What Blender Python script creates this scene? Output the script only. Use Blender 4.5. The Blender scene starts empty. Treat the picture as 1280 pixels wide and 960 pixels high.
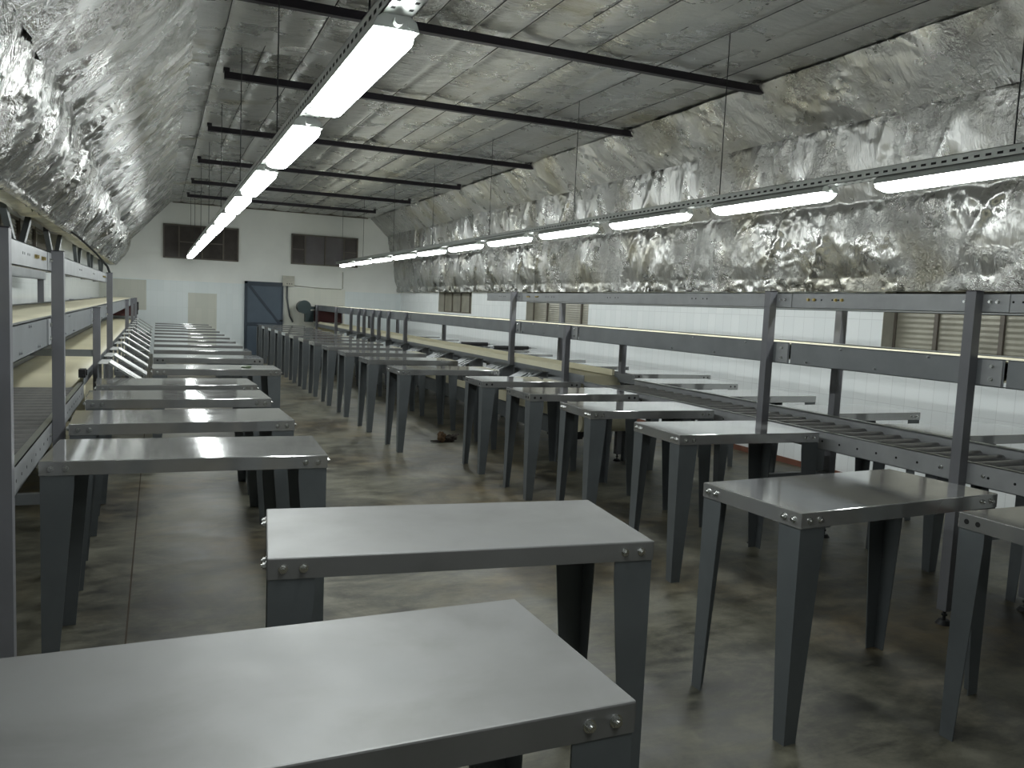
import bpy, bmesh, math, random
from mathutils import Vector, Matrix, noise

random.seed(7)
sc = bpy.context.scene
COL = sc.collection
PI = math.pi

# ------------------------------------------------------------------ materials
def new_mat(name):
    m = bpy.data.materials.new(name); m.use_nodes = True
    nt = m.node_tree; nt.nodes.clear()
    out = nt.nodes.new('ShaderNodeOutputMaterial')
    b = nt.nodes.new('ShaderNodeBsdfPrincipled')
    nt.links.new(b.outputs[0], out.inputs[0])
    return m, nt, b

def N(nt, t, **kw):
    n = nt.nodes.new(t)
    for k, v in kw.items():
        setattr(n, k, v)
    return n

def coords(nt, scale=(1, 1, 1), rot=(0, 0, 0), kind='Object'):
    tc = N(nt, 'ShaderNodeTexCoord'); mp = N(nt, 'ShaderNodeMapping')
    mp.inputs['Scale'].default_value = scale; mp.inputs['Rotation'].default_value = rot
    nt.links.new(tc.outputs[kind], mp.inputs[0])
    return mp.outputs[0]

def tnoise(nt, vec, scale, detail=4, rough=.55, dist=0.0):
    n = N(nt, 'ShaderNodeTexNoise')
    n.inputs['Scale'].default_value = scale; n.inputs['Detail'].default_value = detail
    n.inputs['Roughness'].default_value = rough; n.inputs['Distortion'].default_value = dist
    nt.links.new(vec, n.inputs['Vector'])
    return n.outputs['Fac']

def ramp(nt, fac, stops):
    r = N(nt, 'ShaderNodeValToRGB')
    el = r.color_ramp.elements
    while len(el) < len(stops): el.new(.5)
    for e, (p, c) in zip(el, stops):
        e.position = p; e.color = (*c, 1) if len(c) == 3 else c
    nt.links.new(fac, r.inputs[0])
    return r.outputs[0]

def remap(nt, fac, a, b, c, d):
    r = N(nt, 'ShaderNodeMapRange')
    for i, v in enumerate((a, b, c, d)): r.inputs[i + 1].default_value = v
    nt.links.new(fac, r.inputs[0])
    return r.outputs[0]

def bump(nt, b, h, strength, dist):
    n = N(nt, 'ShaderNodeBump')
    n.inputs['Strength'].default_value = strength; n.inputs['Distance'].default_value = dist
    nt.links.new(h, n.inputs['Height'])
    nt.links.new(n.outputs[0], b.inputs['Normal'])
    return n

def addm(nt, a, b, op='ADD'):
    n = N(nt, 'ShaderNodeMath', operation=op)
    nt.links.new(a, n.inputs[0])
    if isinstance(b, (int, float)): n.inputs[1].default_value = b
    else: nt.links.new(b, n.inputs[1])
    return n.outputs[0]

def plain(name, col, rough=.5, metal=0.0, var=.12, scale=6.0, bmp=0.0):
    m, nt, b = new_mat(name)
    v = coords(nt)
    f = tnoise(nt, v, scale, 5)
    lo = tuple(c * (1 - var) for c in col); hi = tuple(min(1, c * (1 + var)) for c in col)
    nt.links.new(ramp(nt, f, [(.3, lo), (.7, hi)]), b.inputs['Base Color'])
    b.inputs['Roughness'].default_value = rough; b.inputs['Metallic'].default_value = metal
    if bmp:
        bump(nt, b, tnoise(nt, v, scale * 8, 3), bmp, .002)
    return m

def steel_sheet(name='stainless_sheet', rlo=.05, rhi=.11, metal=.72, k=.84):
    m, nt, b = new_mat(name)
    v = coords(nt, kind='Object')
    oi = N(nt, 'ShaderNodeObjectInfo')
    cmb = N(nt, 'ShaderNodeCombineXYZ')
    r1 = addm(nt, oi.outputs['Random'], 37.0, 'MULTIPLY')
    nt.links.new(r1, cmb.inputs[0]); nt.links.new(r1, cmb.inputs[1])
    va = N(nt, 'ShaderNodeVectorMath', operation='ADD')
    nt.links.new(v, va.inputs[0]); nt.links.new(cmb.outputs[0], va.inputs[1])
    v = va.outputs[0]
    f = tnoise(nt, v, 2.2, 6, .6, .8)
    f2 = tnoise(nt, v, 7, 3, .5, .2)
    nt.links.new(ramp(nt, f, [(.3, tuple(c * k * .9 for c in (.53, .535, .52))), (.52, tuple(c * k for c in (.575, .58, .575))), (.75, tuple(c * k for c in (.61, .62, .62)))]), b.inputs['Base Color'])
    b.inputs['Metallic'].default_value = metal
    s = addm(nt, addm(nt, f, f2), .5, 'MULTIPLY')
    nt.links.new(remap(nt, s, .35, .65, rlo, rhi), b.inputs['Roughness'])
    return m

def foil_mat(name, base=.62, rough=.3, fine=(3, 26), crumple=7.0, cmix=(.45, .62), bstr=.6, stain=.6):
    """aluminium foil sheet: wrinkles across the roll, patches of sharp crumpling, brownish water stains"""
    m, nt, b = new_mat(name)
    vo = coords(nt)
    f = tnoise(nt, vo, .9, 6, .62, .5)
    c = ramp(nt, f, [(.30, (base * .74, base * .70, base * .55)), (.30 + .18 * stain, (base, base, base * .97)), (.8, (base * 1.08, base * 1.1, base * 1.09))])
    nt.links.new(c, b.inputs['Base Color'])
    b.inputs['Metallic'].default_value = .95
    nt.links.new(remap(nt, tnoise(nt, vo, 2.5, 5), .35, .65, rough * .7, rough * 1.4), b.inputs['Roughness'])
    def crease(vec, sc, det):
        n = tnoise(nt, vec, sc, det, .6, .4)
        return addm(nt, addm(nt, addm(nt, n, .5, 'SUBTRACT'), 2.0, 'MULTIPLY'), 0.0, 'ADD')
    def absn(x): 
        n = N(nt, 'ShaderNodeMath', operation='ABSOLUTE'); nt.links.new(x, n.inputs[0]); return n.outputs[0]
    vw = coords(nt, (fine[0], fine[1], fine[0]))
    a = absn(crease(vw, 1.0, 4))
    a2 = absn(crease(coords(nt, (fine[0] * .6, fine[1] * .45, fine[0] * .6), (.1, .2, .3)), 1.0, 3))
    k1 = absn(crease(vo, crumple, 5)); k2 = absn(crease(coords(nt, (1, 1, 1), (.7, .3, .5)), crumple * 1.9, 4))
    msk = remap(nt, tnoise(nt, vo, 1.4, 4, .6, .3), cmix[0], cmix[1], 0, 1)
    cr = addm(nt, addm(nt, k1, addm(nt, k2, .55, 'MULTIPLY')), msk, 'MULTIPLY')
    h = addm(nt, addm(nt, addm(nt, a, .45, 'MULTIPLY'), addm(nt, a2, .5, 'MULTIPLY')), addm(nt, cr, 1.2, 'MULTIPLY'))
    bump(nt, b, h, bstr, .035)
    return m

def tile_mat(name, axis, col=(.85, .88, .885), grout=(.68, .705, .71), tw=.15, th=.39, rough=.14):
    m, nt, b = new_mat(name)
    tc = N(nt, 'ShaderNodeTexCoord'); sp = N(nt, 'ShaderNodeSeparateXYZ'); cm = N(nt, 'ShaderNodeCombineXYZ')
    nt.links.new(tc.outputs['Object'], sp.inputs[0])
    nt.links.new(sp.outputs[axis], cm.inputs[0]); nt.links.new(addm(nt, sp.outputs[2], -.03), cm.inputs[1])
    br = N(nt, 'ShaderNodeTexBrick'); br.offset = 0; br.squash = 1
    br.inputs['Scale'].default_value = 1; br.inputs['Brick Width'].default_value = tw; br.inputs['Row Height'].default_value = th
    br.inputs['Mortar Size'].default_value = .0025; br.inputs['Mortar Smooth'].default_value = .2
    br.inputs['Color1'].default_value = (*col, 1); br.inputs['Color2'].default_value = (col[0] * .95, col[1] * .96, col[2] * .96, 1)
    br.inputs['Mortar'].default_value = (*grout, 1)
    nt.links.new(cm.outputs[0], br.inputs['Vector'])
    nt.links.new(br.outputs[0], b.inputs['Base Color'])
    b.inputs['Roughness'].default_value = rough
    bump(nt, b, addm(nt, addm(nt, br.outputs['Fac'], -1.0, 'MULTIPLY'), addm(nt, tnoise(nt, cm.outputs[0], 2.5, 2), 1.5, 'MULTIPLY')), .25, .004)
    return m

def floor_mat():
    m, nt, b = new_mat('concrete_floor')
    v = coords(nt)
    a = tnoise(nt, v, 1.3, 8, .66, .6); d = tnoise(nt, coords(nt, (1.0, 2.2, 1)), 3.2, 9, .74, .3)
    s = addm(nt, addm(nt, a, d), .5, 'MULTIPLY')
    c = ramp(nt, s, [(.39, (.017, .017, .012)), (.465, (.060, .058, .042)), (.53, (.118, .114, .084)), (.63, (.195, .19, .145))])
    # brown traffic stains
    st = ramp(nt, tnoise(nt, v, .55, 5, .6), [(.48, (0, 0, 0)), (.62, (1, 1, 1))])
    mx = N(nt, 'ShaderNodeMix', data_type='RGBA', blend_type='MULTIPLY')
    mx.inputs[7].default_value = (.95, .72, .46, 1)
    nt.links.new(addm(nt, st, .7, 'MULTIPLY'), mx.inputs[0]); nt.links.new(c, mx.inputs[6])
    nt.links.new(mx.outputs[2], b.inputs['Base Color'])
    nt.links.new(remap(nt, d, .3, .7, .34, .6), b.inputs['Roughness'])
    bump(nt, b, tnoise(nt, v, 14, 6), .15, .01)
    return m

def emit(name, col, strength):
    m, nt, b = new_mat(name)
    b.inputs['Base Color'].default_value = (.85, .87, .85, 1)
    b.inputs['Emission Color'].default_value = (*col, 1); b.inputs['Emission Strength'].default_value = strength
    b.inputs['Roughness'].default_value = .4
    return m

M = {}
M['steel'] = steel_sheet()
M['steelm'] = steel_sheet('brushed_sheet', .46, .58, .72, .40)
M['grey'] = plain('grey_paint', (.105, .117, .123), .42, .2, .1, 5)
M['galv'] = plain('galvanised_grey', (.34, .352, .362), .40, .25, .1, 7)
M['beam'] = plain('conveyor_grey', (.225, .24, .252), .38, .3, .12, 4)
M['bolt'] = plain('zinc_bolt', (.7, .71, .7), .22, 1, .05)
M['brass'] = plain('yellow_zinc', (.6, .47, .18), .3, 1, .1)
M['black'] = plain('black_rubber', (.012, .012, .013), .55)
M['hole'] = plain('dark_hole', (.006, .006, .006), .9)
M['belt'] = plain('cream_belt', (.66, .62, .46), .55, 0, .06, 3)
M['roller'] = plain('roller_steel', (.30, .30, .30), .34, .5, .15, 10)
M['cap'] = plain('roller_cap', (.62, .58, .46), .5)
M['foil'] = foil_mat('foil_ceiling', .55, .29, (3.0, 20), 8, (.56, .72), 1.0)
M['foilR'] = foil_mat('foil_right', .47, .29, (2.4, 9), 9, (.46, .60), .85, 1.0)
M['foilL'] = foil_mat('foil_left', .53, .24, (2.6, 17), 8, (.46, .62), 1.0)
M['floor'] = floor_mat()
M['paint'] = plain('white_paint', (.86, .88, .85), .6, 0, .04, 1.5)
M['tileR'] = tile_mat('white_tile_side', 1)
M['tileE'] = tile_mat('white_tile_end', 0, (.84, .90, .91), (.77, .825, .83))
M['tileB'] = tile_mat('beige_tile', 0, (.66, .67, .60), (.60, .61, .55))
M['tileC'] = tile_mat('cream_tile', 0, (.80, .81, .73), (.72, .73, .66))
M['purlin'] = plain('dark_purlin', (.028, .024, .032), .5, .2)
M['door'] = plain('blue_grey_door', (.085, .115, .15), .45, .2, .08, 3)
M['doorf'] = plain('dark_door_frame', (.04, .055, .075), .45, .2)
M['wframe'] = plain('brown_window_frame', (.12, .105, .085), .5)
M['pane'] = plain('dark_pane', (.075, .066, .062), .12, 0, .2, 3)
M['pane2'] = plain('grey_pane', (.14, .13, .14), .12, 0, .15, 3)
M['louvre'] = plain('grey_sheet', (.27, .26, .21), .32, .2, .2, 4)
M['reveal'] = plain('window_reveal', (.45, .44, .38), .7)
M['rust'] = plain('rust_skirting', (.17, .07, .045), .6)
M['box'] = plain('plastic_box', (.55, .54, .47), .5)
M['cable'] = plain('cable_black', (.015, .018, .02), .5)
M['motor'] = plain('motor_paint', (.03, .05, .052), .4, .2)
M['red'] = plain('dark_red_paint', (.06, .012, .014), .5)
M['channel'] = plain('lighting_channel', (.42, .44, .42), .35, .8, .1, 5)
M['housing'] = plain('lamp_housing', (.34, .36, .34), .5)
M['lens'] = emit('lit_lens', (.95, 1.0, .985), 26)
M['cardboard'] = plain('brown_scrap', (.10, .06, .03), .8, 0, .5, 30)
M['scrapdark'] = plain('dark_scrap', (.02, .014, .01), .8, 0, .4, 30)
M['hem'] = plain('torn_foam_hem', (.55, .52, .41), .38, .45, .5, 2.5, .5)
M['chute'] = plain('chute_sheet', (.55, .56, .55), .45, .1, .1, 6)
M['cord'] = plain('dark_cord', (.05, .05, .05), .7)
M['joint'] = plain('joint_filler', (.05, .036, .022), .8)
M['strip'] = plain('cream_strip', (.84, .80, .60), .5, 0, .04, 3)
M['post'] = plain('post_grey', (.185, .188, .205), .42, .2, .08, 5)
M['green'] = plain('green_plastic', (.03, .06, .012), .45)

# ------------------------------------------------------------------ mesh builder
class MB:
    def __init__(s): s.v = []; s.f = []; s.m = []; s.sm = []
    def add(s, vs, fs, mi=0, smooth=False, mat=None):
        o = len(s.v)
        s.v += [tuple(mat @ Vector(p)) if mat is not None else tuple(p) for p in vs]
        for f in fs:
            s.f.append([o + i for i in f]); s.m.append(mi); s.sm.append(smooth)
        return s
    def box(s, a, b, mi=0, mat=None):
        (x0, y0, z0), (x1, y1, z1) = a, b
        if x0 > x1: x0, x1 = x1, x0
        if y0 > y1: y0, y1 = y1, y0
        if z0 > z1: z0, z1 = z1, z0
        v = [(x0, y0, z0), (x1, y0, z0), (x1, y1, z0), (x0, y1, z0), (x0, y0, z1), (x1, y0, z1), (x1, y1, z1), (x0, y1, z1)]
        return s.add(v, [(3, 2, 1, 0), (4, 5, 6, 7), (0, 1, 5, 4), (1, 2, 6, 5), (2, 3, 7, 6), (3, 0, 4, 7)], mi, mat=mat)
    def cyl(s, p, q, r, n=16, mi=0, r2=None, caps=True, capmi=None, smooth=True):
        p, q = Vector(p), Vector(q); d = (q - p).normalized()
        a = d.orthogonal().normalized(); b = d.cross(a)
        r2 = r if r2 is None else r2
        v = [p + (a * math.cos(t) + b * math.sin(t)) * r for t in [2 * PI * i / n for i in range(n)]]
        v += [q + (a * math.cos(t) + b * math.sin(t)) * r2 for t in [2 * PI * i / n for i in range(n)]]
        s.add(v, [(i, (i + 1) % n, n + (i + 1) % n, n + i) for i in range(n)], mi, smooth)
        if caps:
            s.add(v, [list(range(n))[::-1], list(range(n, 2 * n))], mi if capmi is None else capmi)
        return s
    def tube(s, pts, r, n=8, mi=0):
        pts = [Vector(p) for p in pts]; rings = []
        for i, p in enumerate(pts):
            d = (pts[min(i + 1, len(pts) - 1)] - pts[max(i - 1, 0)]).normalized()
            a = d.cross(Vector((.3, .2, .93))).normalized(); b = d.cross(a)
            rings += [p + (a * math.cos(2 * PI * k / n) + b * math.sin(2 * PI * k / n)) * r for k in range(n)]
        fs = []
        for i in range(len(pts) - 1):
            for k in range(n):
                fs.append((i * n + k, i * n + (k + 1) % n, (i + 1) * n + (k + 1) % n, (i + 1) * n + k))
        fs += [list(range(n))[::-1], [len(rings) - n + k for k in range(n)]]
        return s.add(rings, fs, mi, True)
    def prism(s, prof, d, mi=0):          # prof: list of 3d points, d: extrusion vector
        d = Vector(d); n = len(prof); p = [Vector(q) for q in prof]
        v = p + [q + d for q in p]
        fs = [list(range(n))[::-1], list(range(n, 2 * n))] + [(i, (i + 1) % n, n + (i + 1) % n, n + i) for i in range(n)]
        return s.add(v, fs, mi)
    def mesh(s, name, mats):
        me = bpy.data.meshes.new(name); me.from_pydata(s.v, [], s.f)
        for m in (mats if isinstance(mats, (list, tuple)) else [mats]): me.materials.append(m)
        me.polygons.foreach_set('material_index', s.m); me.polygons.foreach_set('use_smooth', s.sm)
        bm = bmesh.new(); bm.from_mesh(me); bmesh.ops.recalc_face_normals(bm, faces=bm.faces); bm.to_mesh(me); bm.free()
        me.update(); return me
    def build(s, name, mats, parent=None, loc=(0, 0, 0), rz=0):
        return link(name, s.mesh(name, mats), parent, loc, rz)

def link(name, me, parent=None, loc=(0, 0, 0), rz=0):
    o = bpy.data.objects.new(name, me); COL.objects.link(o)
    o.location = loc; o.rotation_euler = (0, 0, rz)
    if parent: o.parent = parent
    return o

def tag(o, label, cat, group=None):
    o['label'] = label; o['category'] = cat
    if group: o['group'] = group
    return o
def thing(name, label, cat, loc=(0, 0, 0), rz=0, group=None):
    return tag(link(name, None, None, loc, rz), label, cat, group)
def struct(o):
    o['kind'] = 'structure'; return o
def copy_tree(o, parent=None):
    c = o.copy(); COL.objects.link(c); c.parent = parent
    for ch in list(o.children): copy_tree(ch, c)
    return c

# ------------------------------------------------------------------ room dimensions (metres)
XL, XR, Y0, YE, ZC = -1.30, 6.30, -4.0, 22.5, 3.86
WT = .2

# floor
fl = MB(); fl.box((XL - .4, Y0 - .3, -.15), (XR + .4, YE + .3, 0)); struct(fl.build('floor', M['floor']))
jt = MB(); jt.box((-.128, Y0, 0), (-.120, YE, .0015)); struct(jt.build('trim_1', M['joint']))

# end wall
ew = MB(); ew.box((XL - .3, YE, 0), (XR + .3, YE + WT, 4.3)); struct(ew.build('wall_back', M['paint']))
et = MB(); et.box((XL, YE - .012, 0), (2.12, YE, 1.87)); et.box((4.72, YE - .012, 0), (XR, YE, 1.80)); struct(et.build('trim_2', M['tileE']))
eb = MB(); eb.box((.72, YE - .016, 0), (1.41, YE, 1.58)); eb.box((XL, YE - .016, 1.1), (-.25, YE, 1.85)); struct(eb.build('trim_3', M['tileB']))
ec = MB(); ec.box((3.1, YE - .014, 0), (4.72, YE, 1.84)); struct(ec.build('trim_4', M['tileC']))
# front wall behind the camera
fw = MB(); fw.box((XL - .3, Y0 - WT, 0), (XR + .3, Y0, 4.3)); struct(fw.build('wall_front', M['paint']))

# side walls with window openings
def side_wall(name, x0, x1, wins, ztop, mat):
    m = MB(); ys = Y0
    for (a, b, z0, z1) in wins:
        m.box((x0, ys, 0), (x1, a, ztop)); m.box((x0, a, 0), (x1, b, z0)); m.box((x0, a, z1), (x1, b, ztop)); ys = b
    m.box((x0, ys, 0), (x1, YE, ztop))
    return struct(m.build(name, mat))
WR = [(2.3, 5.72, 1.12, 1.86), (11.5, 13.9, 1.27, 1.86), (16.8, 19.1, 1.38, 1.86)]
side_wall('wall_right', XR, XR + WT, WR, 4.3, M['tileR'])
WL = [(8.3, 13.6, 1.75, 2.32)]
side_wall('wall_left', XL - WT, XL, WL, 4.3, M['tileR'])
sk = MB(); sk.box((XR - .014, Y0, 0), (XR, YE, .06)); struct(sk.build('baseboard_right', M['rust']))

def side_window(i, x, xo, y0, y1, z0, z1, splits, light=False):
    # x = inner wall face, xo = depth direction (+/-)
    f = MB(); t = .03; d = xo * .14
    f.box((x + d, y0, z0), (x + d + xo * .04, y0 + t, z1)); f.box((x + d, y1 - t, z0), (x + d + xo * .04, y1, z1))
    f.box((x + d, y0, z0), (x + d + xo * .04, y1, z0 + t)); f.box((x + d, y0, z1 - t), (x + d + xo * .04, y1, z1))
    for s in splits: f.box((x + d - xo * .01, s - .02, z0), (x + d + xo * .05, s + .02, z1))
    w = struct(f.build('window_%d' % i, M['wframe']))
    r = MB(); r.box((x + xo * .0, y0, z0 - .0), (x + d, y0 + .004, z1)); r.box((x, y1 - .004, z0), (x + d, y1, z1)); r.box((x, y0, z0), (x + d, y1, z0 + .006))
    r.build('window_reveal', M['reveal'], w)
    e = [y0 + t] + list(splits) + [y1 - t]
    for k in range(len(e) - 1):
        p = MB(); n = 14
        for q in range(n):                       # ribbed sheet
            za = z0 + t + (z1 - z0 - 2 * t) * q / n; zb = z0 + t + (z1 - z0 - 2 * t) * (q + 1) / n
            p.prism([(x + d + xo * .012, e[k], za), (x + d + xo * .0145, e[k], (za + zb) / 2), (x + d + xo * .012, e[k], zb), (x + d + xo * .03, e[k], zb), (x + d + xo * .03, e[k], za)], (0, e[k + 1] - e[k], 0))
        p.build('window_sheet', M['louvre'] if not light else M['pane'], w)
    return w
side_window(1, XR, 1, *WR[0], [3.6, 4.62, 5.25])
side_window(2, XR, 1, *WR[1], [12.0, 12.65, 13.3])
side_window(3, XR, 1, *WR[2], [17.3, 17.9, 18.5])
side_window(4, XL, -1, *WL[0], [9.6, 10.9, 12.2], True)

# end wall windows (paned steel frames)
def end_window(i, x0, x1, z0, z1, vs, hs, lights):
    y = YE; f = MB(); t = .035
    f.box((x0, y - .05, z0), (x0 + t, y, z1)); f.box((x1 - t, y - .05, z0), (x1, y, z1))
    f.box((x0, y - .05, z0), (x1, y, z0 + t)); f.box((x0, y - .05, z1 - t), (x1, y, z1))
    e = [x0 + t] + vs + [x1 - t]
    for v in vs: f.box((v - .018, y - .045, z0), (v + .018, y, z1))
    for (k, z) in hs: f.box((e[k], y - .04, z - .014), (e[k + 1], y, z + .014))
    w = struct(f.build('window_%d' % i, M['wframe']))
    for k in range(len(e) - 1):
        p = MB(); p.box((e[k], y - .02, z0 + t), (e[k + 1], y, z1 - t))
        p.build('window_pane', M['pane2'] if k in lights else M['pane'], w)
end_window(5, .13, 1.93, 2.43, 3.28, [.50, 1.05, 1.56], [(1, 2.85), (2, 2.85)], [])
end_window(6, 3.26, 5.04, 2.46, 3.26, [3.62, 4.15, 4.66], [(0, 2.86), (3, 2.86)], [1, 2])

# door
d = MB(); d.box((2.16, YE - .06, .02), (3.03, YE - .02, 1.89))
door = struct(d.build('door_1', M['door']))
d = MB(); d.box((2.09, YE - .08, 0), (2.16, YE, 1.95)); d.box((3.03, YE - .08, 0), (3.07, YE, 1.95)); d.box((2.09, YE - .08, 1.89), (3.07, YE, 1.95))
d.build('door_frame', M['doorf'], door)
d = MB(); a = Vector((2.2, YE - .062, 1.85)); b = Vector((2.99, YE - .062, .86))
u = (b - a).normalized(); n = Vector((-u.z, 0, u.x)) * .03
d.prism([a + n, b + n, b - n, a - n], (0, -.02, 0)); d.box((2.16, YE - .085, .80), (3.03, YE - .06, .88)); d.box((2.16, YE - .085, 1.84), (3.03, YE - .06, 1.89))
d.build('door_brace', M['doorf'], door)
d = MB(); d.cyl((3.0, YE - .06, .95), (3.0, YE - .13, .95), .018); d.cyl((3.0, YE - .12, .95), (3.06, YE - .12, .95), .014)
d.build('door_handle', M['black'], door)

# ------------------------------------------------------------------ foil lining
def nz(x, y, z=0.0): return noise.noise(Vector((x, y, z)))
def ridge(x, y, z=0.0): return 1 - abs(nz(x, y, z)) * 2
def foil(name, prof, y0, y1, ds, dy, disp, mat):
    # prof: polyline (x,z); sample it by length
    P = [Vector((a, 0, b)) for a, b in prof]; L = [0]
    for i in range(len(P) - 1): L.append(L[-1] + (P[i + 1] - P[i]).length)
    ns = max(2, int(L[-1] / ds)); ny = int((y1 - y0) / dy); vs = []
    for j in range(ny + 1):
        y = y0 + (y1 - y0) * j / ny
        for i in range(ns + 1):
            s = L[-1] * i / ns; k = 0
            while k < len(P) - 2 and s > L[k + 1]: k += 1
            t = (s - L[k]) / (L[k + 1] - L[k]); p = P[k].lerp(P[k + 1], t)
            d = (P[k + 1] - P[k]).normalized(); nrm = Vector((d.z, 0, -d.x))
            p = p + nrm * disp(s, y, k, t, L); p.y = y
            vs.append(tuple(p))
    fs = []; w = ns + 1
    for j in range(ny):
        for i in range(ns):
            a = j * w + i; fs.append((a, a + 1, a + w + 1, a + w))
    me = bpy.data.meshes.new(name); me.from_pydata(vs, [], fs); me.materials.append(mat)
    me.polygons.foreach_set('use_smooth', [True] * len(fs)); me.update()
    return struct(link(name, me))

# flat ceiling, x running left to right; disp >0 is downwards (nrm = (0,0,-1))
PUR = [6.65, 9.08, 12.05, 15.0, 17.85, 20.4]
BT = .372
def facet(x, y, z, f):
    return noise.voronoi(Vector((x * f, y * f, z)))[0][0]
def d_flat(s, y, k, t, L):
    x = s + .10
    u = ((x - .16) / BT) % 1
    pil = .030 * (1 - abs(2 * u - 1) ** 5) * (.7 + .5 * nz(int((x - .16) / BT) * 3.1, y * .5, 2))
    tilt = .020 * (u - .5) * (1 if int((x - .16) / BT) % 2 else -1)
    wr = .006 * nz(x * 2.2, y * 9.0) + .007 * max(0, ridge(x * 3.0, y * 11.0, 3.0) - .3)
    big = .02 * nz(x * .5, y * .6, 9)
    tuck = .025 * math.exp(-(min(abs(y - p) for p in PUR) / .10) ** 2)
    j = (y - 1.3) % 2.9                       # stitched joint half way between the crossbars
    jt_ = .016 * math.exp(-((j + .10 * nz(x * 1.2, 4)) - 1.45) ** 2 / .0016) * max(0, .3 + nz(x * 1.6, y * .2, 6) * 1.6)
    return pil + tilt + wr + big - tuck - jt_
ceil = foil('ceiling', [(.12, ZC), (5.46, ZC)], Y0, YE, .028, .04, d_flat, M['foil'])

def lines(s, y, o, ang, f, stretch=.22):
    c, q = math.cos(ang), math.sin(ang)
    u = (s * c - y * q); v = (s * q + y * c)
    return max(0.0, 1 - abs(nz(u * f * stretch + o, v * f, o * 1.7)) * 7)
def crum(s, y, o, a):
    cl = max(0, nz(y * .8, s * .9, o + 5) + .25)
    w = .15 * nz(y * 2, s * 2, o)
    ln = .016 * lines(s, y + w, o, .25, 2.2) + .012 * lines(s, y + w, o + 2, -.45, 2.8) + .012 * lines(s + w, y, o + 4, .9, 3.2, .4)
    fn = .010 * lines(s, y, o + 6, .5, 7, .5) + .010 * lines(s, y, o + 7, -.9, 8, .5) + .008 * lines(s, y, o + 8, 1.4, 9, .5)
    return a * (.020 * facet(s, y * .8, o, 1.5) + ln * (.5 + 1.2 * cl) + fn * cl * 1.6 + .004 * ridge(y * 21, s * 15, o + 2))
def d_r1(s, y, k, t, L):
    g = max(0, ridge(y * 1.8 + s * 1.6, s * .6, 1.0) - .6) * .05
    return .012 * math.sin(PI * t) + g * (1 - t) + crum(s, y, 1, .55)
foil('ceiling_right', [(5.40, ZC - .02), (5.85, 3.385)], Y0, YE - .01, .024, .03, d_r1, M['foilR'])
def d_r2(s, y, k, t, L):
    b = [.075, .10][k] * math.sin(PI * t) ** .8 * (.8 + .4 * nz(y * .5, k * 3.1))
    cy = y + .25 * nz(y * .5, k * 9.0)
    c = (cy % 1.45) - .72                     # gathers fan out from the fixing points
    fan = 0
    if abs(c) < .75:
        an = math.atan2(c, .12 + t * .7); fan = .032 * max(0, math.cos(an * 13 + nz(y, s, 3) * 2.0)) ** 3 * math.exp(-(c / .34) ** 2) * (1.1 - t) * (.5 + abs(nz(y * .35, k * 5.0, 1.0)) * 2.2)
    dia = max(0, ridge((y * 1.1 - s * .9) * 1.2, (y + s) * .35, 2.0 + k) - .72) * .11
    tuck = -.03 * math.exp(-(t / .05) ** 2) if k == 1 else 0
    hem = 0
    if k == 1 and t > .84: hem = (t - .84) / .16 * (.07 * facet(y * 2, s * 3, 8, 3.0) + .03 * ridge(y * 9, s * 6, 8))
    return b + fan + dia + tuck + crum(s, y, 5 + k, .7 + .5 * nz(y * .8, s, 4)) + (.022 * ridge(y * 13, s * 9, 3 + k) + .012 * ridge(y * 27, s * 20, 1)) * math.exp(-(t / .2) ** 2) + hem
foil('ceiling_right', [(5.90, 3.45), (6.10, 2.70), (6.26, 1.87)], Y0, YE - .01, .02, .03, d_r2, M['foilR'])
def d_l1(s, y, k, t, L):          # lower left bulge, from the wall hem up to the fold
    b = [.0, .02, .10][k] * math.sin(PI * t) * (.8 + .5 * nz(y * .6, k * 2.3))
    st = max(0, ridge(y * 3.4 + s * .6 + .5 * nz(y * .8, s * .8), s * .7, 1.5) - .35) * .06 * (.7 + .7 * nz(y * .7, s * .7, 12))
    return b + st + crum(s, y, 9, 1.25 + .6 * nz(y * .9, s, 7)) + (.02 * ridge(y * 6, s * 2.4, 4) if k == 2 else 0)
foil('ceiling_left', [(-1.29, 2.36), (-1.06, 2.21), (-.97, 2.225)], Y0, YE - .01, .02, .03, lambda s, y, k, t, L: .02 * nz(y * 1.1, s * 2, 3) + crum(s, y, 9, .9), M['hem'])
foil('ceiling_left', [(-.985, 2.215), (-.93, 2.29), (-.64, 2.99)], Y0, YE - .01, .02, .03, lambda s, y, k, t, L: d_l1(s, y, k + 1, t, L), M['foilL'])
def d_l2(s, y, k, t, L):          # left slope between the fold and the flat ceiling
    b = .035 * math.sin(PI * t) * (.7 + .6 * nz(y * .6, 2.3))
    st = max(0, ridge(y * 4.2 + .5 * nz(y * .8, s * .8), s * .6, 1.5) - .4) * .035
    j = ((y - .6) % 2.9) - 1.45; rib = .05 * math.exp(-(j / .07) ** 2) * max(0, 1 - t * 1.3)
    sw = .02 * max(0, 1 - t * 2) * nz(y * 2.2, 1)
    return b + st + rib + sw + crum(s, y, 13, .6 + .5 * nz(y * .8, s, 4))
foil('ceiling_left', [(-.635, 2.855), (.28, ZC - .02)], Y0, YE - .01, .024, .03, d_l2, M['foilL'])
# dark cords that hold the ceiling foil up, running the length of the room
for i in range(14):
    x = .16 + BT * (i + 1)
    if x > 5.35: break
    m = MB(); w = .004 + .003 * abs(nz(i * 1.7, 3))
    m.tube([(x + .012 * nz(yy * .7, i * 2.0), yy, ZC - .012 - w) for yy in [2 + .45 * q for q in range(46)]], w, 6)
    struct(m.build('trim_%d' % (7 + i), M['cord']))
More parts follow.
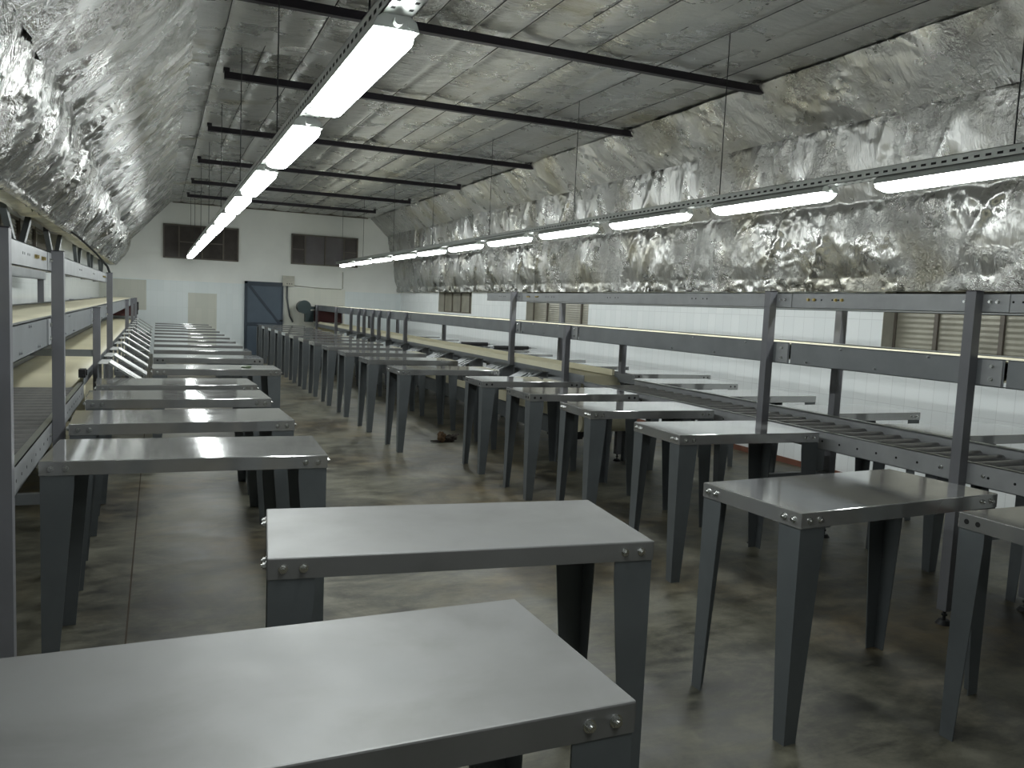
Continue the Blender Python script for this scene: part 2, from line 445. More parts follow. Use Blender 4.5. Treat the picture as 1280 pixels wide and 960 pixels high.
# torn hem of foil and pale foam along the right wall
hm = MB()
vs = []; fs = []; n = int((YE - Y0) / .05)
for i in range(n + 1):
    y = Y0 + (YE - .02 - Y0) * i / n
    for q, (dx, dz) in enumerate([(0, .06), (-.05, .05), (-.075, .0), (-.05, -.02), (0, -.015)]):
        vs.append((XR + dx * (1 + .9 * nz(y * 5, q * 2.0, 3)), y, 1.875 + dz + .018 * nz(y * 6, q * 3.0, 9)))
for i in range(n):
    for q in range(4): fs.append((i * 5 + q, i * 5 + q + 1, i * 5 + q + 6, i * 5 + q + 5))
hm.add(vs, fs, 0); struct(hm.build('trim_6', M['hem']))
# outer roof skin and gable fill so that no outside shows
rf = MB(); rf.box((XL - .3, Y0 - .2, 4.1), (XR + .3, YE + .2, 4.2)); struct(rf.build('ceiling_outer', M['purlin']))
tr = MB(); tr.box((.35, YE - .05, ZC - .05), (5.3, YE, ZC + .03)); struct(tr.build('trim_5', M['wframe']))

# purlins
for i, y in enumerate(PUR):
    p = MB(); x0 = .62; x1 = [5.88, 5.5, 5.5, 5.3, 5.15, 5.0][i]; z = ZC - .075
    if i == 0: x0 = .45
    p.box((x0, y - .032, z - .034), (x1, y + .032, z + .034)); p.box((x0 - .01, y - .045, z + .034), (x0 + .05, y + .045, z + .07)); p.box((x1 - .05, y - .045, z + .034), (x1, y + .045, z + .07))
    lab = ['nearest the camera, longest of all', 'second from the camera', 'third from the camera', 'fourth from the camera', 'fifth from the camera', 'farthest, just before the end wall'][i]
    tag(p.build('ceiling_purlin', M['purlin']), 'dark steel crossbar under the foil ceiling, ' + lab, 'beam', 'dark crossbars under the foil ceiling')

# ------------------------------------------------------------------ light rails and lamps
def light_rail(x, y0, y1, label, rods):
    t = thing('light_rail', label, 'light rail', (x, y0, 2.485), 0, 'hanging light rails')
    w, h = .105, .06; L = y1 - y0
    m = MB()
    m.box((-w / 2, 0, .0), (w / 2, L, .004)); m.box((-w / 2, 0, 0), (-w / 2 + .004, L, h)); m.box((w / 2 - .004, 0, 0), (w / 2, L, h))
    m.box((-w / 2, 0, h - .004), (-w / 2 + .02, L, h)); m.box((w / 2 - .02, 0, h - .004), (w / 2, L, h))
    k = .05
    while k < min(L, 11):                          # punched holes
        for sx in (-.03, .03): m.box((sx - .007, k, -.0006), (sx + .007, k + .02, .0002), 1)
        for sx in (-w / 2 - .0006, w / 2 + .0006): m.box((sx - .0003, k, .02), (sx + .0003, k + .035, .034), 1)
        k += .07
    m.build('channel', [M['channel'], M['hole']], t)
    for y in rods:
        r = MB(); r.cyl((0, y - y0, .0), (0, y - y0, ZC - 2.485 + .02), .0042, 8); r.cyl((0, y - y0, .004), (0, y - y0, .02), .014, 6)
        r.build('hanger_rod', M['cable'], t)
    return t
RODS = [.6, 3.1, 5.65, 8.25, 10.8, 13.4, 15.9, 18.5, 20.8]
light_rail(.715, -2.6, 21.3, 'perforated steel channel on thin rods carrying the middle row of lamps', RODS)
light_rail(4.27, .2, 21.3, 'perforated steel channel on thin rods carrying the right row of lamps', RODS)

def lamp_meshes():
    L = 1.24; hw = .072
    h = MB()
    prof = [(-.045, .045), (-.066, .03), (-.077, .0), (.077, .0), (.066, .03), (.045, .045)]
    h.prism([(a, -L / 2, b) for a, b in prof], (0, L, 0))
    h.cyl((0, -L / 2 - .03, .02), (0, -L / 2, .02), .016, 10); h.cyl((.05, -L / 2 - .004, .02), (.05, -L / 2 + .01, .02), .016, 10)
    hm = h.mesh('housing', M['housing'])
    n, k = 10, 14; vs = []; fs = []
    for j in range(k + 1):
        y = -L / 2 + L * j / k
        if j in (0, k): e = .80
        else: e = 1
        yy = y
        if j == 1: yy = -L / 2 + .05
        if j == k - 1: yy = L / 2 - .05
        for i in range(n + 1):
            a = PI * i / n
            c, s_ = math.cos(a), math.sin(a)
            X = hw * math.copysign(abs(c) ** .6, c) * (e if e < 1 else 1); Z = -.052 * abs(s_) ** .75 * (.55 if e < 1 else 1)
            vs.append((X, yy, Z))
    w = n + 1
    for j in range(k):
        for i in range(n): fs.append((j * w + i, j * w + i + 1, (j + 1) * w + i + 1, (j + 1) * w + i))
    fs.append(list(range(w))); fs.append([k * w + i for i in range(w)][::-1])
    le = MB(); le.add(vs, fs, 0, True); lm = le.mesh('lens', M['lens'])
    return hm, lm
HM, LM = lamp_meshes()
ORD = ['first', 'second', 'third', 'fourth', 'fifth', 'sixth', 'seventh', 'eighth', 'ninth', 'tenth', 'eleventh', 'twelfth', 'thirteenth', 'fourteenth', 'fifteenth', 'sixteenth', 'seventeenth', 'eighteenth']
def lamp(x, y, label, group):
    t = thing('tube_lamp', label, 'lamp', (x, y, 2.44), 0, group)
    link('housing', HM, t); link('lens', LM, t)
for i in range(12):
    nm = 'lit tube lamp on the middle rail, ' + ('cut by the top edge of the photo' if i == 0 else '%s whole one from the camera' % ORD[i - 1] if i < 11 else 'farthest, by the end wall window')
    lamp(.715, 1.60 + 1.72 * i, nm, 'lamps on the middle rail')
lamp(.715, -.12, 'lit tube lamp on the middle rail, above the photographer and out of the photo', 'lamps on the middle rail')
for i in range(11):
    nm = 'lit tube lamp on the right rail, ' + ('nearest, cut by the right edge of the photo' if i == 0 else '%s from the camera' % ORD[i] if i < 10 else 'farthest, by the end wall')
    lamp(4.27, 3.36 + 1.68 * i, nm, 'lamps on the right rail')

# ------------------------------------------------------------------ work tables
TH, TL, TW, AP = .87, 1.12, .53, .058
def top_mesh(L, W, holes):
    bm = bmesh.new(); bmesh.ops.create_cube(bm, size=1)
    for v in bm.verts: v.co = Vector((v.co.x * L, v.co.y * W, TH - AP / 2 + v.co.z * AP))
    bmesh.ops.delete(bm, geom=[f for f in bm.faces if f.normal.z < -.5], context='FACES')
    ed = [e for e in bm.edges if len(e.link_faces) == 2]
    bmesh.ops.bevel(bm, geom=ed, offset=.004, segments=2, affect='EDGES', profile=.5)
    bmesh.ops.solidify(bm, geom=bm.faces[:], thickness=.0025)
    bmesh.ops.recalc_face_normals(bm, faces=bm.faces)
    me = bpy.data.meshes.new('tabletop'); bm.to_mesh(me); bm.free()
    me.materials.append(M['steel']); me.materials.append(M['hole'])
    return me
def leg_mesh(sx, sy, L, W):
    x = sx * (L / 2 - .004); y = sy * (W / 2 - .004); t = .005; z1 = TH - .008
    m = MB(); wa, wb = .120, .058; da, db = .102, .055
    m.prism([(x, y, 0), (x - sx * wb, y, 0), (x - sx * wa, y, z1 - .10), (x - sx * wa, y, z1), (x, y, z1)], (0, -sy * t, 0))
    yi = y - sy * t
    m.prism([(x, yi, 0), (x, y - sy * db, 0), (x, y - sy * da, z1 - .10), (x, y - sy * da, z1), (x, yi, z1)], (-sx * t, 0, 0))
    return m.mesh('leg', M['grey'])
def bolt_mesh():
    m = MB(); m.cyl((0, 0, 0), (0, -.002, 0), .0125, 14); m.cyl((0, -.002, 0), (0, -.010, 0), .0088, 6, smooth=False); m.cyl((0, -.010, 0), (0, -.014, 0), .005, 8)
    return m.mesh('bolt', M['bolt'])
def hole_mesh():
    m = MB(); m.cyl((0, .0005, 0), (0, -.0008, 0), .010, 14)
    return m.mesh('bolt_hole', M['hole'])
BM_, HMH = bolt_mesh(), hole_mesh()
LEG, TOP = {}, {}
def make_table(x, y, rz, label, group, kind='bolt', L=TL, W=TW, matte=False):
    key = (L, W)
    if key not in LEG:
        LEG[key] = [leg_mesh(sx, sy, L, W) for sx in (-1, 1) for sy in (-1, 1)]; TOP[key] = top_mesh(L, W, False)
    t = thing('work_table', label, 'table', (x, y, 0), rz, group)
    me = TOP[key]
    if matte: me = me.copy(); me.materials[0] = M['steelm']
    top = link('tabletop', me, t)
    for me in LEG[key]: link('leg', me, t)
    if kind == 'none': return t
    z = TH - .030
    def put(px, py, a, hole):
        link('bolt_hole' if hole else 'bolt', HMH if hole else BM_, t, (px, py, z), a)
    for sx in (-1, 1):
        for dx in (.042, .095):
            put(sx * (L / 2 - dx), -W / 2, 0, kind in ('hole', 'mixed'))
            put(sx * (L / 2 - dx), W / 2, PI, kind in ('hole', 'mixed'))
        for sy in (-1, 1):
            for dy in (.035, .08):
                put(sx * L / 2, sy * (W / 2 - dy), -PI / 2 if sx < 0 else PI / 2, kind == 'hole')
    return t
GL = 'steel work tables in the left row'; GR = 'steel work tables in the right row'; GW = 'steel work tables along the right wall'
rd = math.radians
make_table(.217, 1.430, rd(.6), 'large steel-topped work table in the foreground, nearest to the camera', GL, matte=True)
make_table(.851, 2.353, rd(-6.6), 'turned steel work table second from the camera, right behind the foreground one', GL, matte=True)
LY = [3.60, 4.63, 5.66, 6.54]
for i, (y, a) in enumerate(zip(LY, (-2.5, 1.5, 1.5, 3))):
    lab = ['first steel work table tucked against the left roller conveyor, lamps reflected on top', 'second steel work table against the left roller conveyor', 'third steel work table against the left roller conveyor',
           'fourth steel work table against the left roller conveyor, in front of the chutes'][i]
    make_table(.145, y + TW / 2, rd(a), lab, GL)
LF = [7.95, 9.35, 10.6, 11.75, 12.85, 13.95, 15.1, 16.3, 17.5, 18.7, 19.9]
for i, y in enumerate(LF):
    lab = 'steel work table at the left slotted chutes, ' + ('first, with a green scrap on top' if i == 0 else 'farthest, by the end wall' if i == len(LF) - 1 else '%s from the camera' % ORD[i])
    make_table(.52, y + TW / 2, rd(.5), lab, GL, 'bolt' if i == 0 else 'hole' if i == 1 else 'none')
# right row
make_table(3.235, 1.80, 0, 'steel work table cut by the right photo edge, empty bolt holes in its side', GR, 'hole', L=.99)
make_table(2.6425, 2.485, rd(3.4), 'steel work table on the right, all four tall legs in full view', GR)
for i, (y, a, kd) in enumerate([(3.82, -2.5, 'bolt'), (4.86, -3, 'bolt'), (5.88, -2, 'hole'), (6.92, -2.5, 'hole')]):
    lab = ['steel work table behind the nearest right one, conveyor post mirrored in its top', 'second steel work table along the right roller conveyor, shiny streaks on top',
           'third steel work table along the right roller conveyor, empty bolt holes', 'fourth steel work table along the right roller conveyor, just before its end drum'][i]
    make_table(3.25, y + TW / 2, rd(a), lab, GR, kd, L=1.0)
RF = [8.15, 9.5, 10.8, 12.0, 13.15, 14.25, 15.35, 16.4, 17.45, 18.6, 19.8, 20.9]
for i, y in enumerate(RF):
    lab = 'steel table in far right row, ' + ('first behind roller conveyor tables, brown scrap underneath' if i == 0 else 'farthest, in front of the blue-grey door' if i == len(RF) - 1 else '%s behind the roller conveyor tables' % ORD[i])
    make_table(2.855, y + TW / 2, 0, lab, GR, 'bolt' if i == 0 else 'none')
# row beyond the right conveyor
WY = [(5.02, 2.52, 'bolt', 0), (5.02, 3.53, 'hole', -2), (5.01, 4.58, 'bolt', 0), (5.01, 5.70, 'none', 0), (5.01, 6.80, 'hole', 0), (5.45, 7.85, 'hole', -3), (5.01, 8.95, 'hole', 0), (5.01, 10.1, 'none', 0), (5.01, 11.15, 'none', 0),
      (5.05, 12.1, 'none', 0), (5.02, 13.1, 'none', 0), (5.01, 14.2, 'none', 0), (5.01, 15.4, 'none', 0), (5.01, 16.6, 'none', 0)]
for i, (x, y, kd, a) in enumerate(WY):
    ex = {0: ', mostly out of the photo', 1: ', empty holes facing rollers', 5: ', pulled towards the wall', 9: ', black roller on it', 10: ', black roller on it'}.get(i, '')
    make_table(x, y + TW / 2, rd(a), 'steel table between right conveyor and tiled wall, %s one%s' % (ORD[i], ex), GW, kd, L=1.05)

# ------------------------------------------------------------------ conveyors
def conveyor(name, label, xn, sg, tall, short, far, lower_start, rail_end, rails_y0, splices, crossbars):
    """xn: aisle-side post centre, sg: direction away from the aisle."""
    t = thing(name, label, 'conveyor', (xn, rails_y0, 0), 0, None)
    oy = rails_y0; xf = sg * .64; YEN = 22.0
    Y = lambda y: y - oy
    def post(x, y, zt):
        m = MB(); a = .028
        m.box((x - a, Y(y) - a, .075), (x + a, Y(y) + a, zt)); m.box((x - a - .002, Y(y) - a - .002, zt), (x + a + .002, Y(y) + a + .002, zt + .004), 1)
        o = m.build('post', [M['post'], M['purlin']], t)
        f = MB(); f.cyl((x, Y(y), .02), (x, Y(y), .08), .008, 8); f.cyl((x, Y(y), 0), (x, Y(y), .022), .042, 16, r2=.026); f.cyl((x, Y(y), .045), (x, Y(y), .055), .016, 6)
        f.build('levelling_foot', M['black'], o)
    for y in tall: post(0, y, 1.735); post(xf, y, 1.735)
    for y in short: post(0, y, 1.40)
    for y in far: post(xf, y, 1.40)
    # posts stand in the rail plane; rails are bolted on their outer (away) face
    off = sg * .030
    def channel(m, x, y0, y1, z0, z1, d=.028, flange=True):
        w = sg * .004
        m.box((x, Y(y0), z0), (x + w, Y(y1), z1))
        if flange:
            m.box((x, Y(y0), z1 - .004), (x + sg * d, Y(y1), z1)); m.box((x, Y(y0), z0), (x + sg * d, Y(y1), z0 + .004))
    def dots(par, pts, x, face, mat, nm, r=.009):
        for (y, z) in pts:
            m = MB(); m.cyl((x, Y(y), z), (x - sg * .003 * face, Y(y), z), r * 1.3, 12); m.cyl((x - sg * .003 * face, Y(y), z), (x - sg * .012 * face, Y(y), z), r, 6, smooth=False)
            m.build(nm, mat, par)
    # top rail, near and far
    m = MB(); channel(m, off, rails_y0, rail_end, 1.63, 1.728)
    k = rails_y0 + .9
    while k < rail_end - .3:
        for q in (0, .05, .14, .19): m.cyl((off + sg * .001, Y(k + q), 1.685), (off - sg * .0008, Y(k + q), 1.685), .006, 10, 1)
        k += 1.31
    tr_ = m.build('top_rail', [M['galv'], M['hole']], t)
    for y in tall:
        if y > rail_end + .2: continue
        p = MB(); p.box((off - sg * .004, Y(y - .17), 1.635), (off, Y(y + .12), 1.723)); pl = p.build('splice_plate', M['galv'], tr_)
        dots(pl, [(y - .07, 1.685), (y - .11, 1.685), (y + .07, 1.685)], off - sg * .004, 1, M['bolt'], 'bolt', .008)
        dots(pl, [(y - .32, 1.685), (y - .37, 1.685), (y - .55, 1.685), (y - .60, 1.685)], off, 1, M['brass'], 'yellow_bolt', .008)
    m = MB(); channel(m, xf - off, rails_y0, rail_end, 1.63, 1.728); m.build('top_rail', M['beam'], t)
    # upper side beams between splices
    ed = [rails_y0] + splices + [YEN]
    for i in range(len(ed) - 1):
        m = MB(); channel(m, off, ed[i] + .012, ed[i + 1] - .004, 1.262, 1.402, .035)
        sb = m.build('side_beam', M['beam'], t)
        yy = ed[i] + .45
        if yy < 9:
            dots(sb, [(yy, 1.385), (yy + .35, 1.29), (yy + .62, 1.385), (yy + .9, 1.285)], off, 1, M['galv'], 'rivet', .006)
        if i:
            y = ed[i]
            p = MB(); p.box((off - sg * .005, Y(y + .02), 1.268), (off, Y(y + .13), 1.396)); p.box((off - sg * .005, Y(y + .185), 1.268), (off, Y(y + .24), 1.396)); pl = p.build('splice_plate', M['galv'], sb)
            dots(pl, [(y + .075, 1.30), (y + .075, 1.365), (y + .215, 1.30), (y + .215, 1.365)], off - sg * .005, 1, M['bolt'], 'bolt')
    m = MB(); channel(m, xf - off, rails_y0, YEN, 1.262, 1.402, -.035); m.build('side_beam', M['beam'], t)
    # upper belt: sheet with slightly wavy edges, carrying and return strand
    def belt(nm, y0, y1, za, zb, x0, x1, r):
        vs = []; fs = []; pts = []
        n = int((y1 - y0) / .18)
        for i in range(n + 1):
            y = y0 + (y1 - y0) * i / n
            pts.append((y, za + .004 * nz(y * 1.1, x0 * 3)))
        for q in range(1, 8): pts.append((y1 + r * math.sin(PI * q / 8), (za + zb) / 2 + r * math.cos(PI * q / 8)))
        for i in range(n + 1): pts.append((y1 - (y1 - y0) * i / n, zb))
        for q in range(1, 8): pts.append((y0 - r * math.sin(PI * q / 8), (za + zb) / 2 - r * math.cos(PI * q / 8)))
        W = 5
        for (y, z) in pts:
            for j in range(W):
                u = j / (W - 1); e = (.006 * nz(y * 1.7, j, 3)) if j in (0, W - 1) else 0
                vs.append((x0 + (x1 - x0) * u + e, Y(y), z - (.004 if j in (0, W - 1) else 0)))
        K = len(pts)
        for i in range(K):
            for j in range(W - 1):
                a = i * W + j; b = ((i + 1) % K) * W + j
                fs.append((a, a + 1, b + 1, b))
        m = MB(); m.add(vs, fs, 0, True); o = m.build(nm, M['belt'], t)
        s = o.modifiers.new('thick', 'SOLIDIFY'); s.thickness = .006; s.offset = 0
        return o
    xa, xb = (sg * .038, sg * .602)
    belt('upper_belt', rails_y0 + .1, 21.9, 1.394, 1.300, xa + sg * .005, xb, .047)
    # lower conveyor: roller section with side rails
    for (x, q) in ((off, 1), (xf - off, -1)):
        m = MB(); w = sg * .004 * q
        z0, z1 = .752, (.866 if q == 1 else .892)
        m.box((x, Y(rails_y0), z0), (x + w, Y(lower_start), z1)); m.box((x, Y(rails_y0), z1 - .004), (x + sg * q * .035, Y(lower_start), z1), 2); m.box((x, Y(rails_y0), z0), (x + sg * q * .035, Y(lower_start), z0 + .004))
        if q == 1:
            yy = rails_y0 + .2
            while yy < lower_start - .1:
                m.cyl((x + sg * .001, Y(yy), .805), (x - sg * .0008, Y(yy), .805), .007, 10, 1); yy += .14
        sr = m.build('side_rail', [M['galv'], M['hole'], M['channel']], t)
        if q == 1: dots(sr, [(yy, .81) for yy in [y + d for y in tall + short if y < lower_start for d in (-.12, .12)]], x, 1, M['bolt'], 'bolt', .008)
    rm = MB(); rm.cyl((sg * .07, 0, 0), (sg * .57, 0, 0), .0275, 16, 0); rm.cyl((sg * .048, 0, 0), (sg * .07, 0, 0), .010, 8, 1 if sg < 0 else 0); rm.cyl((sg * .57, 0, 0), (sg * .592, 0, 0), .010, 8, 0)
    if sg < 0: rm.box((sg * .05, -.009, -.014), (sg * .058, .009, .026), 1)
    rme = rm.mesh('roller', [M['roller'], M['cap']])
    y = rails_y0 + .1
    while y < lower_start - .08:
        link('roller', rme, t, (0, Y(y), .822)); y += .14
    # lower belt with slab bed, return strand and end drum
    belt('lower_belt', lower_start + .40, 21.9, .888, .53, xa, xb, .18)
    dr = MB(); dr.cyl((sg * .05, Y(lower_start + .12), .455), (sg * .59, Y(lower_start + .12), .455), .105, 28, 0)
    for q in range(5): dr.cyl((sg * (.08 + .1 * q), Y(lower_start + .12), .455), (sg * (.10 + .1 * q), Y(lower_start + .12), .455), .1065, 28, 0)
    dr.build('end_drum', M['belt'], t)
    for (x, q) in ((off, 1), (xf - off, -1)):
        m = MB(); m.box((x, Y(lower_start), .84), (x + sg * q * .004, Y(YEN), .925)); m.box((x, Y(lower_start), .84), (x + sg * q * .035, Y(YEN), .844))
        m.build('belt_skirt', M['beam'], t)
        m = MB(); m.box((x, Y(lower_start + .5), .25), (x + sg * q * .03, Y(YEN), .43)); m.build('lower_beam', M['grey'], t)
    if sg > 0:
      gs = MB(); gs.box((off + sg * .004, Y(lower_start + .45), .925), (off + sg * .022, Y(21.8), .985)); gs.build('guide_strip', M['strip'], t)
      gs = MB(); gs.box((xf - off - sg * .004, Y(lower_start + .40), .893), (xf - off - sg * .03, Y(21.8), .955)); gs.build('guide_strip', M['strip'], t)
    rg = MB(); rg.box((off, Y(lower_start + .3), .44), (off + sg * .006, Y(21.8), .56)); rg.build('return_guard', M['belt'], t)
    b = MB(); b.box((off - sg * .01, Y(lower_start + .0), .90), (off + sg * .035, Y(lower_start + .12), .96)); b.cyl((off - sg * .02, Y(lower_start + .06), .935), (off + sg * .03, Y(lower_start + .06), .935), .022, 14)
    if sg < 0: b.build('bearing_block', M['black'], t)
    mo = MB(); mo.box((off + sg * .02, Y(lower_start + .42), .22), (off + sg * .25, Y(lower_start + .80), .40)); mo.cyl((off + sg * .14, Y(lower_start + .3), .31), (off + sg * .14, Y(lower_start + .45), .31), .07, 16)
    mo.build('gear_motor', M['black'], t)
    for (y, z) in crossbars:
        m = MB(); m.box((.0, Y(y) - .02, z - .028), (xf, Y(y) + .02, z + .028)); m.build('cross_bar', M['beam'], t)
    # drive head at the far end
    m = MB(); m.box((sg * .02, Y(21.3), .97), (sg * .60, Y(22.3), 1.262)); m.build('drive_box', M['red'], t)
    if sg > 0:
        m = MB(); m.cyl((-.27, Y(21.85), 1.34), (-.27, Y(22.2), 1.34), .16, 20); m.cyl((-.27, Y(21.78), 1.34), (-.27, Y(21.85), 1.34), .175, 20, r2=.17); m.box((-.27, Y(21.95), 1.28), (.03, Y(22.1), 1.36)); m.box((-.22, Y(21.9), .95), (-.02, Y(22.15), 1.25))
        m.build('drive_motor', M['motor'], t)
    else:
        m = MB(); m.cyl((.0, Y(22.0), 1.2), (.05, Y(22.0), 1.2), .10, 18); m.box((.0, Y(21.7), 1.0), (.035, Y(22.2), 1.25)); m.build('drive_motor', M['black'], t)
    return t
XN_R, XN_L = 3.795, -.465
conveyor('belt_conveyor', 'two-level grey conveyor with cream belts and rollers, right of the aisle tables', XN_R, 1,
         [1.4, 2.887, 4.39, 8.74], [7.35, 13.22, 14.32, 15.0, 15.5, 16.2, 16.7, 17.4, 19.0, 21.5], [7.31, 13.1, 16.0, 18.4, 21.5], 7.0, 9.65, .3,
         [1.2, 2.70, 4.20, 7.16, 8.56, 13.0, 18.8], [(2.887, .46), (4.39, .46), (7.35, .46)])
conveyor('belt_conveyor', 'two-level grey conveyor with cream belts and rollers along the left wall', XN_L, -1,
         [1.5, 3.10, 4.78, 9.75], [7.68, 15.2, 18.5, 21.3], [7.68, 13.1, 17.0, 21.3], 6.75, 9.9, .3,
         [1.3, 2.9, 4.58, 7.48, 9.56, 15.0], [(7.68, 1.02), (4.78, .46)])

# slotted chutes from the belts to the tables
def chute_mesh(sg):
    # profile runs from belt side (x=0) to table side (x=-sg*.33); local origin at the belt-side top, y from 0 to .44
    m = MB(); W = .46; zt = .975 if sg < 0 else .905; a = Vector((-sg * .07, 0, zt)); b = Vector((-sg * (.335 if sg < 0 else .285), 0, .80)); t = .004
    d = b - a
    def quad(u0, u1, y0, y1, lift=0.0):
        p, q = a + d * u0, a + d * u1
        m.prism([p + Vector((0, y0, lift)), q + Vector((0, y0, lift)), q + Vector((0, y0, lift - t)), p + Vector((0, y0, lift - t))], (0, y1 - y0, 0))
    slots = [(.10, .14), (.20, .24)]
    ys = 0.0
    quad(0, .22, 0, W); quad(.88, 1, 0, W)
    for (s0, s1) in slots:
        quad(.22, .88, ys, s0); ys = s1
    quad(.22, .88, ys, W)
    m.box((0, 0, zt - t), (-sg * .07, W, zt))
    sm = m.mesh('chute_plate', M['chute'] if sg < 0 else M['grey'])
    l = MB()
    for y in (0, W):
        p, q = a, b
        l.prism([p, q, q + Vector((0, 0, .016)), p + Vector((0, 0, .016))], (0, .005 if y else -.005, 0))
    lm = l.mesh('side_lip', M['channel'] if sg < 0 else M['beam'])
    xe = -sg * (.30 if sg < 0 else .25)
    r = MB(); r.box((xe, .05, .62), (xe + sg * .005, .39, .80)); r.box((xe, .05, .62), (sg * .01, .09, .66)); r.box((xe, .35, .62), (sg * .01, .39, .66)); r.box((sg * .0, .05, .62), (sg * .012, .39, zt - .004))
    return sm, lm, r.mesh('bracket', M['beam'])
GC = {-1: 'slotted chutes along the left conveyor', 1: 'slotted chutes along the right conveyor'}
for sg, xs, ys in ((-1, XN_L + .045, [7.14, 7.95, 8.85, 9.9, 11.0, 12.1, 13.2, 14.3, 15.4, 16.6, 17.8, 19.0]), (1, XN_R - .045, [7.62, 8.5, 9.5, 10.6, 11.7, 12.8, 13.9, 15.0, 16.1, 17.2])):
    sm, lm, br = chute_mesh(sg); side = 'left' if sg < 0 else 'right'
    for i, y in enumerate(ys):
        lab = 'slotted sheet-metal chute sloping from %s conveyor to table, %s from the camera' % (side, ORD[i])
        c = thing('slotted_chute', lab, 'chute', (xs, y, 0), 0, GC[sg])
        link('chute_plate', sm, c); link('side_lip', lm, c); link('bracket', br, c)

# ------------------------------------------------------------------ small things
for i, (x, y, L) in enumerate([(5.35, 12.34, .62), (5.08, 13.34, .5)]):
    t = thing('black_roller', ['longer black roller with pointed steel axle lying on a wall-side table', 'shorter black roller lying on the wall-side table farther back'][i], 'roller', (x, y, TH + .03), 0, 'black rollers on the wall-side tables')
    m = MB(); m.cyl((-L / 2, 0, 0), (L / 2, 0, 0), .03, 18); m.build('drum', M['black'], t)
    m = MB(); m.cyl((L / 2, 0, 0), (L / 2 + .04, 0, 0), .018, 12); m.cyl((L / 2 + .04, 0, 0), (L / 2 + .16, 0, 0), .008, 8, r2=.003); m.cyl((-L / 2 - .05, 0, 0), (-L / 2, 0, 0), .018, 12); m.build('axle', M['galv'], t)

# brown scrap on the floor: crumpled lump with a flap either side
def scrap():
    t = thing('cardboard_scrap', 'crumpled brown scrap lying on the floor under the far right tables', 'scrap', (3.02, 8.72, 0), .1)
    bm = bmesh.new(); bmesh.ops.create_icosphere(bm, subdivisions=4, radius=1)
    for v in bm.verts:
        p = v.co; k = 1 + .35 * nz(p.x * 2, p.y * 2, p.z * 2) + .15 * nz(p.x * 6, p.y * 6, p.z * 6)
        v.co = Vector((p.x * .085 * k, p.y * .05 * k, max(.0, .038 + p.z * .042 * k)))
    me = bpy.data.meshes.new('crumple'); bm.to_mesh(me); bm.free(); me.materials.append(M['scrapdark']); link('crumple', me, t, (.05, 0, 0))
    bm = bmesh.new(); bmesh.ops.create_icosphere(bm, subdivisions=4, radius=1)
    for v in bm.verts:
        p = v.co; k = 1 + .35 * nz(p.x * 2 + 5, p.y * 2, p.z * 2)
        v.co = Vector((p.x * .05 * k, p.y * .045 * k, max(0, .055 + p.z * .062 * k)))
    me = bpy.data.meshes.new('crumple'); bm.to_mesh(me); bm.free(); me.materials.append(M['cardboard']); link('crumple', me, t, (-.055, 0, 0))
    m = MB(); m.prism([(-.07, -.03, .008), (-.19, .0, .012), (-.17, .03, .006), (-.07, .03, .01)], (0, 0, .012)); m.prism([(.10, -.01, .05), (.17, .0, .075), (.165, .02, .085), (.1, .02, .06)], (0, .012, .01)); m.build('flap', M['scrapdark'], t)
scrap()
# green scrap on the first chute table
gm = MB(); gm.cyl((0, 0, 0), (0, 0, .008), .045, 18, r2=.05); gm.cyl((0, 0, .008), (0, 0, .014), .05, 18, r2=.03)
tag(gm.build('plastic_lid', M['green'], None, (.79, 8.22, TH)), 'small dark green lid lying on the first table by the left chutes', 'lid')

# switch box with cable on the end wall
t = thing('switch_box', 'beige electrical box on the end wall right of the door', 'electrical box', (3.19, YE, 1.87))
m = MB(); m.box((-.14, -.10, 0), (.16, 0, .27)); m.build('casing', M['box'], t)
m = MB(); m.box((-.12, -.106, .03), (.14, -.10, .24)); m.build('cover', M['box'], t)
for k in range(3):
    m = MB(); m.cyl((-.03 + .06 * k, -.105, .06), (-.03 + .06 * k, -.12, .06), .014, 10); m.build('switch_knob', M['black'], t)
m = MB(); m.tube([(-.02, -.05, .0), (-.02, -.05, -.3), (.02, -.06, -.6), (.06, -.06, -.8), (.14, -.08, -.95)], .022, 8); m.build('cable', M['grey'], t)
m = MB(); m.tube([(.16, -.02, .02), (.7, -.02, -.01), (1.42, -.02, -.02), (1.46, -.02, .0), (1.46, -.02, .45)], .012, 8)
tag(m.build('conduit', M['reveal'], None, (3.19, YE, 1.87)), 'thin conduit along the end wall from the beige box to the lamps', 'conduit')

# hanging cable near the left conveyor post
m = MB(); m.tube([(-.93, 10.7, 2.22), (-.80, 10.5, 2.12), (-.62, 10.2, 1.95), (-.49, 9.85, 1.80), (-.465, 9.75, 1.738)], .012, 8)
tag(m.build('hanging_cable', M['cable']), 'black cable hanging from left foil to top of a conveyor post', 'cable')

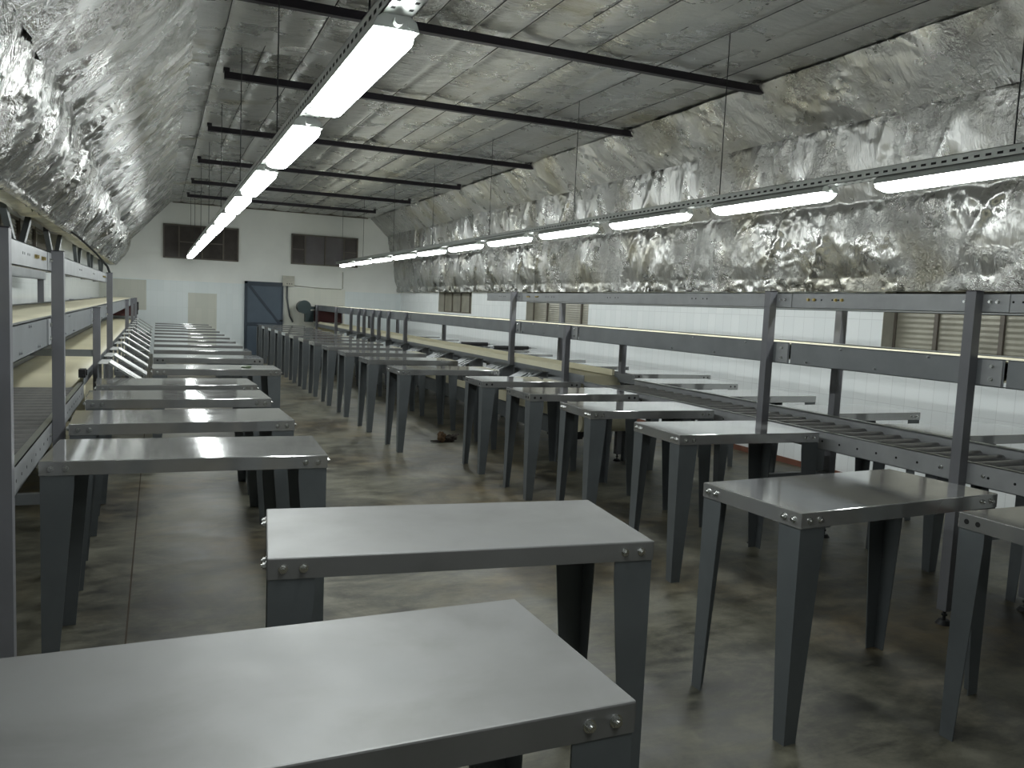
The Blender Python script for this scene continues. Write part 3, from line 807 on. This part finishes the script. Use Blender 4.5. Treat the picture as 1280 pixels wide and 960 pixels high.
# V brackets between the left wall and the foil hem
for i, y in enumerate([8.5, 11.3, 14.5, 17.2, 20.3]):
    lab = 'V-shaped steel bracket under the left foil hem, %s' % ['nearest to the camera', 'second from the camera', 'third from the camera', 'fourth from the camera', 'farthest, by the end wall'][i]
    t = thing('v_bracket', lab, 'bracket', (XL + .13, y, 1.78), 0, 'V brackets under the left foil')
    for s in (-1, 1):
        m = MB(); a = Vector((0, 0, 0)); b = Vector((.0, s * (.72 if i < 2 else .5), .42)); u = (b - a).normalized(); n = Vector((0, -u.z, u.y)) * .03
        m.prism([a + n, b + n, b - n, a - n], (.05, 0, 0)); m.build('strut', M['grey'], t)
    m = MB(); m.box((-.13, -.07, -.05), (.06, .07, .01)); m.build('wall_plate', M['grey'], t)

# ------------------------------------------------------------------ world and camera
w = bpy.data.worlds.new('World'); sc.world = w; w.use_nodes = True
w.node_tree.nodes['Background'].inputs[0].default_value = (.01, .011, .012, 1); w.node_tree.nodes['Background'].inputs[1].default_value = .3

F, yaw, pitch, roll = 1020.42033, .412168652, -.0927050332, .0439193971
fwd = Vector((math.sin(yaw) * math.cos(pitch), math.cos(yaw) * math.cos(pitch), math.sin(pitch)))
r0 = Vector((math.cos(yaw), -math.sin(yaw), 0)); u0 = r0.cross(fwd)
rt = r0 * math.cos(roll) + u0 * math.sin(roll); up = -r0 * math.sin(roll) + u0 * math.cos(roll)
cd = bpy.data.cameras.new('Camera'); cam = bpy.data.objects.new('Camera', cd); COL.objects.link(cam)
mw = Matrix((rt, up, -fwd)).transposed().to_4x4(); mw.translation = Vector((0, 0, 1.55)); cam.matrix_world = mw
cd.sensor_width = 36; cd.lens = F / 1280 * 36; cd.clip_start = .02
sc.camera = cam

vs_ = sc.view_settings
vs_.view_transform = 'Standard'; vs_.look = 'None'; vs_.gamma = 1; vs_.use_curve_mapping = False; vs_.exposure = 0.24
sc.cycles.max_bounces = 10; sc.cycles.glossy_bounces = 6; sc.cycles.diffuse_bounces = 5
sc.cycles.sample_clamp_indirect = 8
